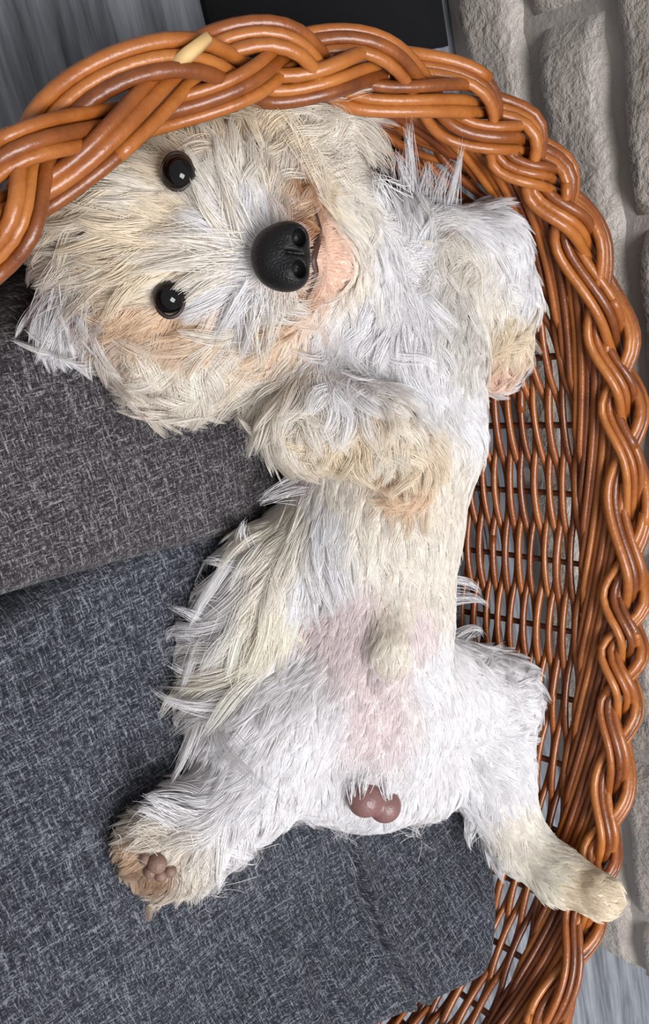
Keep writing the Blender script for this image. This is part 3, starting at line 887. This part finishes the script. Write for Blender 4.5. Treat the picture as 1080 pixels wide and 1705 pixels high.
# single locks that stand out from the coat: root, bend, tip pixel, tip height above the floor, strands, spread mm, colour
TUFTS = [
    ((352, 1155), (300, 1190), (250, 1146), .095, 26, 3, WHITE), ((358, 1165), (310, 1195), (290, 1192), .095, 18, 3, WHITE), ((360, 1125), (320, 1135), (279, 1106), .097, 20, 3, WHITE), ((365, 1090), (320, 1090), (300, 1112), .096, 14, 4, WHITE),
    ((368, 1060), (330, 1020), (287, 1012), .10, 24, 3, WHITE), ((370, 1070), (315, 1050), (292, 1062), .098, 16, 4, WHITE), ((375, 1020), (330, 985), (335, 1030), .105, 16, 5, WHITE), ((400, 950), (370, 935), (345, 935), .11, 18, 4, WHITE), ((410, 920), (395, 890), (408, 865), .12, 20, 3, WHITE), ((425, 890), (400, 900), (385, 930), .115, 20, 4, YEL),
    ((380, 1180), (368, 1230), (362, 1270), .11, 22, 3, WHITE), ((370, 1190), (350, 1220), (345, 1250), .10, 20, 3, WHITE), ((395, 1130), (385, 1180), (378, 1225), .125, 26, 5, YEL), ((420, 1060), (400, 1110), (385, 1160), .125, 26, 6, YEL),
    ((690, 335), (685, 270), (680, 205), .21, 34, 3, WHITE), ((675, 335), (665, 290), (660, 250), .20, 30, 5, WHITE), ((735, 345), (755, 300), (772, 240), .21, 26, 3, WHITE), ((720, 340), (730, 300), (745, 275), .205, 28, 4, WHITE), ((705, 340), (712, 300), (715, 270), .20, 26, 4, WHITE), ((650, 340), (635, 310), (625, 290), .19, 30, 6, WHITE),
    ((130, 480), (90, 530), (72, 602), .105, 40, 5, WHITE), ((150, 490), (115, 540), (108, 598), .105, 36, 5, WHITE), ((110, 470), (65, 500), (48, 545), .108, 36, 5, WHITE), ((160, 500), (135, 550), (140, 585), .105, 30, 5, WHITE), ((190, 520), (170, 570), (172, 610), .105, 26, 5, APR), ((230, 560), (200, 600), (205, 620), .105, 26, 5, APR), ((110, 420), (70, 430), (60, 470), .115, 30, 6, PALE),
    ((500, 215), (530, 175), (548, 140), .17, 36, 4, PALE), ((520, 230), (550, 200), (572, 190), .16, 36, 5, PALE), ((530, 260), (570, 240), (590, 260), .16, 30, 5, PALE), ((480, 190), (500, 160), (530, 155), .165, 30, 5, PALE), ((540, 280), (580, 270), (600, 285), .165, 26, 5, PALE),
    ((770, 985), (795, 985), (815, 1010), .13, 20, 3, WHITE), ((775, 1020), (795, 1030), (805, 1060), .13, 20, 3, WHITE), ((765, 950), (785, 960), (800, 990), .13, 20, 3, WHITE), ((800, 1090), (820, 1080), (840, 1075), .14, 20, 3, WHITE), ((840, 1120), (870, 1105), (895, 1125), .14, 24, 3, WHITE), ((860, 1150), (890, 1145), (905, 1165), .14, 20, 3, WHITE),
    ((310, 1350), (270, 1330), (238, 1328), .13, 30, 4, WHITE), ((290, 1370), (250, 1345), (228, 1352), .125, 30, 4, WHITE), ((330, 1440), (320, 1475), (322, 1505), .112, 60, 8, PALE), ((360, 1440), (355, 1470), (345, 1485), .112, 50, 8, WHITE), ((395, 1420), (415, 1430), (425, 1415), .112, 30, 6, WHITE), ((245, 1400), (220, 1405), (203, 1430), .115, 34, 5, PALE), ((270, 1385), (235, 1370), (212, 1390), .12, 34, 5, PALE),
    ((470, 1330), (475, 1365), (470, 1385), .112, 26, 5, WHITE), ((780, 1370), (775, 1400), (785, 1415), .14, 26, 4, WHITE), ((580, 1370), (575, 1385), (572, 1395), .11, 22, 6, WHITE), ((690, 1365), (690, 1380), (695, 1392), .12, 22, 6, WHITE), ((430, 680), (405, 672), (390, 668), .13, 24, 5, PALE), ((440, 700), (432, 720), (436, 740), .125, 18, 4, PALE), ((455, 810), (440, 825), (432, 838), .12, 22, 4, WHITE),
    # hair of the brow falling past the eyes
    ((392, 440), (310, 440), (262, 500), None, 17, 2, PALE), ((395, 455), (325, 462), (288, 512), None, 16, 2, PALE), ((390, 430), (300, 425), (215, 450), None, 24, 3, PALE), ((385, 415), (300, 390), (225, 395), None, 24, 4, PALE), ((385, 400), (335, 360), (318, 300), None, 20, 2, PALE), ((400, 395), (365, 340), (350, 270), None, 24, 3, PALE),
    ((415, 475), (380, 500), (350, 560), None, 26, 3, WHITE), ((425, 485), (400, 530), (395, 590), None, 26, 3, WHITE), ((440, 492), (425, 540), (430, 600), None, 40, 7, PALE),
    ((612, 1285), (604, 1300), (600, 1322), None, 16, 3, WHITE), ((640, 1290), (640, 1305), (642, 1320), None, 16, 3, WHITE), ((590, 1295), (585, 1310), (584, 1335), None, 14, 3, WHITE),
]
ex, exc, exl = [], [], []
for rt, md, tp, zt_, n_, spd, colr in TUFTS:
    a_, na_ = hit(*rt, -.001)
    da = np.linalg.norm(a_ - CAM)
    if zt_ is None:
        b_ = hit(*md, .013)[0]; c_ = hit(*tp, .005)[0]
    else:
        c_ = un(*tp, zt_); dc_ = np.linalg.norm(c_ - CAM)
        b_ = CAM + ray(*md) * ((da + dc_) / 2 - .006)
    for _ in range(int(n_ * 1.6)):
        j1 = rng.normal(size=3) * spd * .001; j2 = j1 * .5 + rng.normal(size=3) * spd * .0005; j3 = rng.normal(size=3) * spd * .00045
        e_ = rng.uniform(.72, 1.04)
        f1 = (np.linspace(0, 1, FN) * e_)[:, None]
        A_, B_, C3 = a_ + j1 * 1.3, b_ + j2 + rng.normal(size=3) * .001, c_ + j3
        ex.append((1 - f1) ** 2 * A_ + 2 * f1 * (1 - f1) * B_ + f1 ** 2 * C3)
        exc.append(np.clip(np.array(colr) * (1 + rng.normal() * .06), 0, .92)); exl.append(.03)
st = np.concatenate([st, np.array(ex)]); fcol = np.vstack([fcol, np.array(exc)]); sL = np.concatenate([sL, exl])
hc = bpy.data.hair_curves.new('fur')
hc.add_curves([FN] * len(st))
hc.attributes['position'].data.foreach_set('vector', (st - DL).astype(np.float32).ravel())
ra = hc.attributes.get('radius') or hc.attributes.new('radius', 'FLOAT', 'POINT')
prof = np.array([1., 1., .98, .92, .82, .66, .44, .15])
base_r = np.clip(.00009 + sL * .0032, .0001, .00019)
ra.data.foreach_set('value', (base_r[:, None] * prof[None]).astype(np.float32).ravel())
ca = hc.attributes.new('fur_color', 'FLOAT_COLOR', 'CURVE')
ca.data.foreach_set('color', np.column_stack([fcol, np.ones(len(fcol))]).astype(np.float32).ravel())
hc.materials.append(M_FUR)
furo = bpy.data.objects.new('fur', hc); COL.objects.link(furo); furo.parent = dog
furo['kind'] = 'stuff'; furo['label'] = 'long wavy cream-white fur'


def blob(name, fn, cen, ext, h, m, parent):
    """mesh of an implicit shape given around a centre"""
    n = int(2 * ext / h) + 2
    ax = [cen[i] - ext + h * np.arange(n) for i in range(3)]
    g = np.stack(np.meshgrid(*ax, indexing='ij'), -1)
    v, f = surface_nets(fn(g), np.array([a[0] for a in ax]), h)
    pl_ = np.array(parent.location) if parent is dog else DL
    return mesh_obj(name, v - DL, f.tolist(), m, parent)


def frame(px, py):
    """axes at the body surface: toward the viewer side, picture right, picture down"""
    return R @ np.array([1., 0, 0]), R @ np.array([0, 1., 0]), R @ np.array([0, 0, -1.])


ER, ED, EV = frame(0, 0)       # right, down, toward the photographer
M_EYE = mat_plain('eye_black', (.004, .003, .003), .05, .35)
M_NOSE = mat_plain('nose_black', (.006, .0055, .006), .42, .3, noise=900)
M_RIM = mat_plain('dark_eyelid', (.03, .018, .014), .5)

# eyes
for px, py in ((299, 296), (279, 488)):
    p, n = hit(px, py)
    c = p + n * .0035
    def fe(g, c=c): return np.linalg.norm(g - c, axis=-1) - .0082
    e = blob('eye', fe, c, .011, .0007, M_EYE, dog)
    e['label'] = 'glossy black eye'
    th = np.linspace(0, 2 * np.pi, 40)
    ring = c + np.outer(np.cos(th), ER) * .0068 + np.outer(np.sin(th), ED) * .0085 + n * .002
    V, Fq = tube(ring - DL, .0011, 6)
    mesh_obj('eyelid', V, Fq, M_RIM, e)

# nose with two nostrils and a groove
pn, nn_ = hit(468, 433)
ax_f = EV * .92 + ER * .38; ax_f /= np.linalg.norm(ax_f)       # way the nose points
ax_w = ED - ED.dot(ax_f) * ax_f; ax_w /= np.linalg.norm(ax_w)
ax_u = np.cross(ax_f, ax_w)
if ax_u.dot(-ER) < 0: ax_u = -ax_u
nc = pn + EV * .004


def fn_nose(g):
    q = g - nc
    a, b, c = q @ ax_w, q @ ax_u, q @ ax_f
    d = (np.sqrt((a / .0155) ** 2 + ((b - .000) / .0145) ** 2 + (c / .0115) ** 2) - 1) * .011
    for sg in (-1, 1):
        lob = np.sqrt(((a - sg * .0085) / .0075) ** 2 + ((b + .003) / .009) ** 2 + ((c - .004) / .0085) ** 2)
        d = smin(d, (lob - 1) * .0075, .003)
    for sg in (-1, 1):
        hole = np.sqrt(((a - sg * .0073) / .0042) ** 2 + ((b + .0055) / .0038) ** 2 + ((c - .0115) / .007) ** 2)
        d = -smin(-d, (hole - 1) * .0034, .0012)
    gr = np.sqrt((a / .0011) ** 2 + ((c - .0125) / .004) ** 2)
    d = -smin(-d, np.where(b < .002, (gr - 1) * .0011, .01), .001)
    return d


ns = blob('nose', fn_nose, nc, .021, .0007, M_NOSE, dog)
ns['label'] = 'black nose'

# dark lip line around the chin
lip = []
for px, py in ((507, 325), (519, 352), (526, 385), (522, 410), (516, 432), (520, 452), (512, 475), (503, 498), (494, 520)):
    p, n = hit(px, py, .0014); lip.append(p)
lip = np.array(lip)
tq = np.linspace(0, len(lip) - 1, 40)
lip = np.stack([np.interp(tq, np.arange(len(lip)), lip[:, k]) for k in range(3)], -1)
V, Fq = tube(lip - DL, .0021 * np.sin(np.linspace(.15, np.pi - .15, 40)) + .0003, 6)
mesh_obj('lip', V, Fq, mat_plain('dark_lip', (.06, .025, .018), .5), dog)

# hind paw pads (left-hand foot turned up)
M_PAD = mat_plain('paw_pad', (.2, .115, .085), .55, noise=500)
for px, py, r1, r2 in ((262, 1437, .0062, .005), (243, 1428, .0042, .0038), (251, 1450, .0042, .0036), (268, 1456, .0042, .0036), (283, 1449, .004, .0035)):
    p, n = hit(px, py, .0015)
    def fp(g, c=p, n=n, r1=r1, r2=r2):
        q = g - c; a = q @ n; rest = q - a[..., None] * n
        return (np.sqrt((np.linalg.norm(rest, axis=-1) / r1) ** 2 + (a / r2) ** 2) - 1) * r2
    blob('paw_pad', fp, p, .0105, .0008, M_PAD, dog)

# scrotum
M_SC = mat_plain('scrotum_skin', (.20, .10, .092), .38, noise=420)
p1, n1 = hit(606, 1322, .004); p2, n2 = hit(637, 1334, .004)
def ft(g): return smin(np.linalg.norm((g - p1), axis=-1) - .0125, np.linalg.norm((g - p2), axis=-1) - .0115, .003)
blob('scrotum', ft, (p1 + p2) / 2, .03, .0012, M_SC, dog)
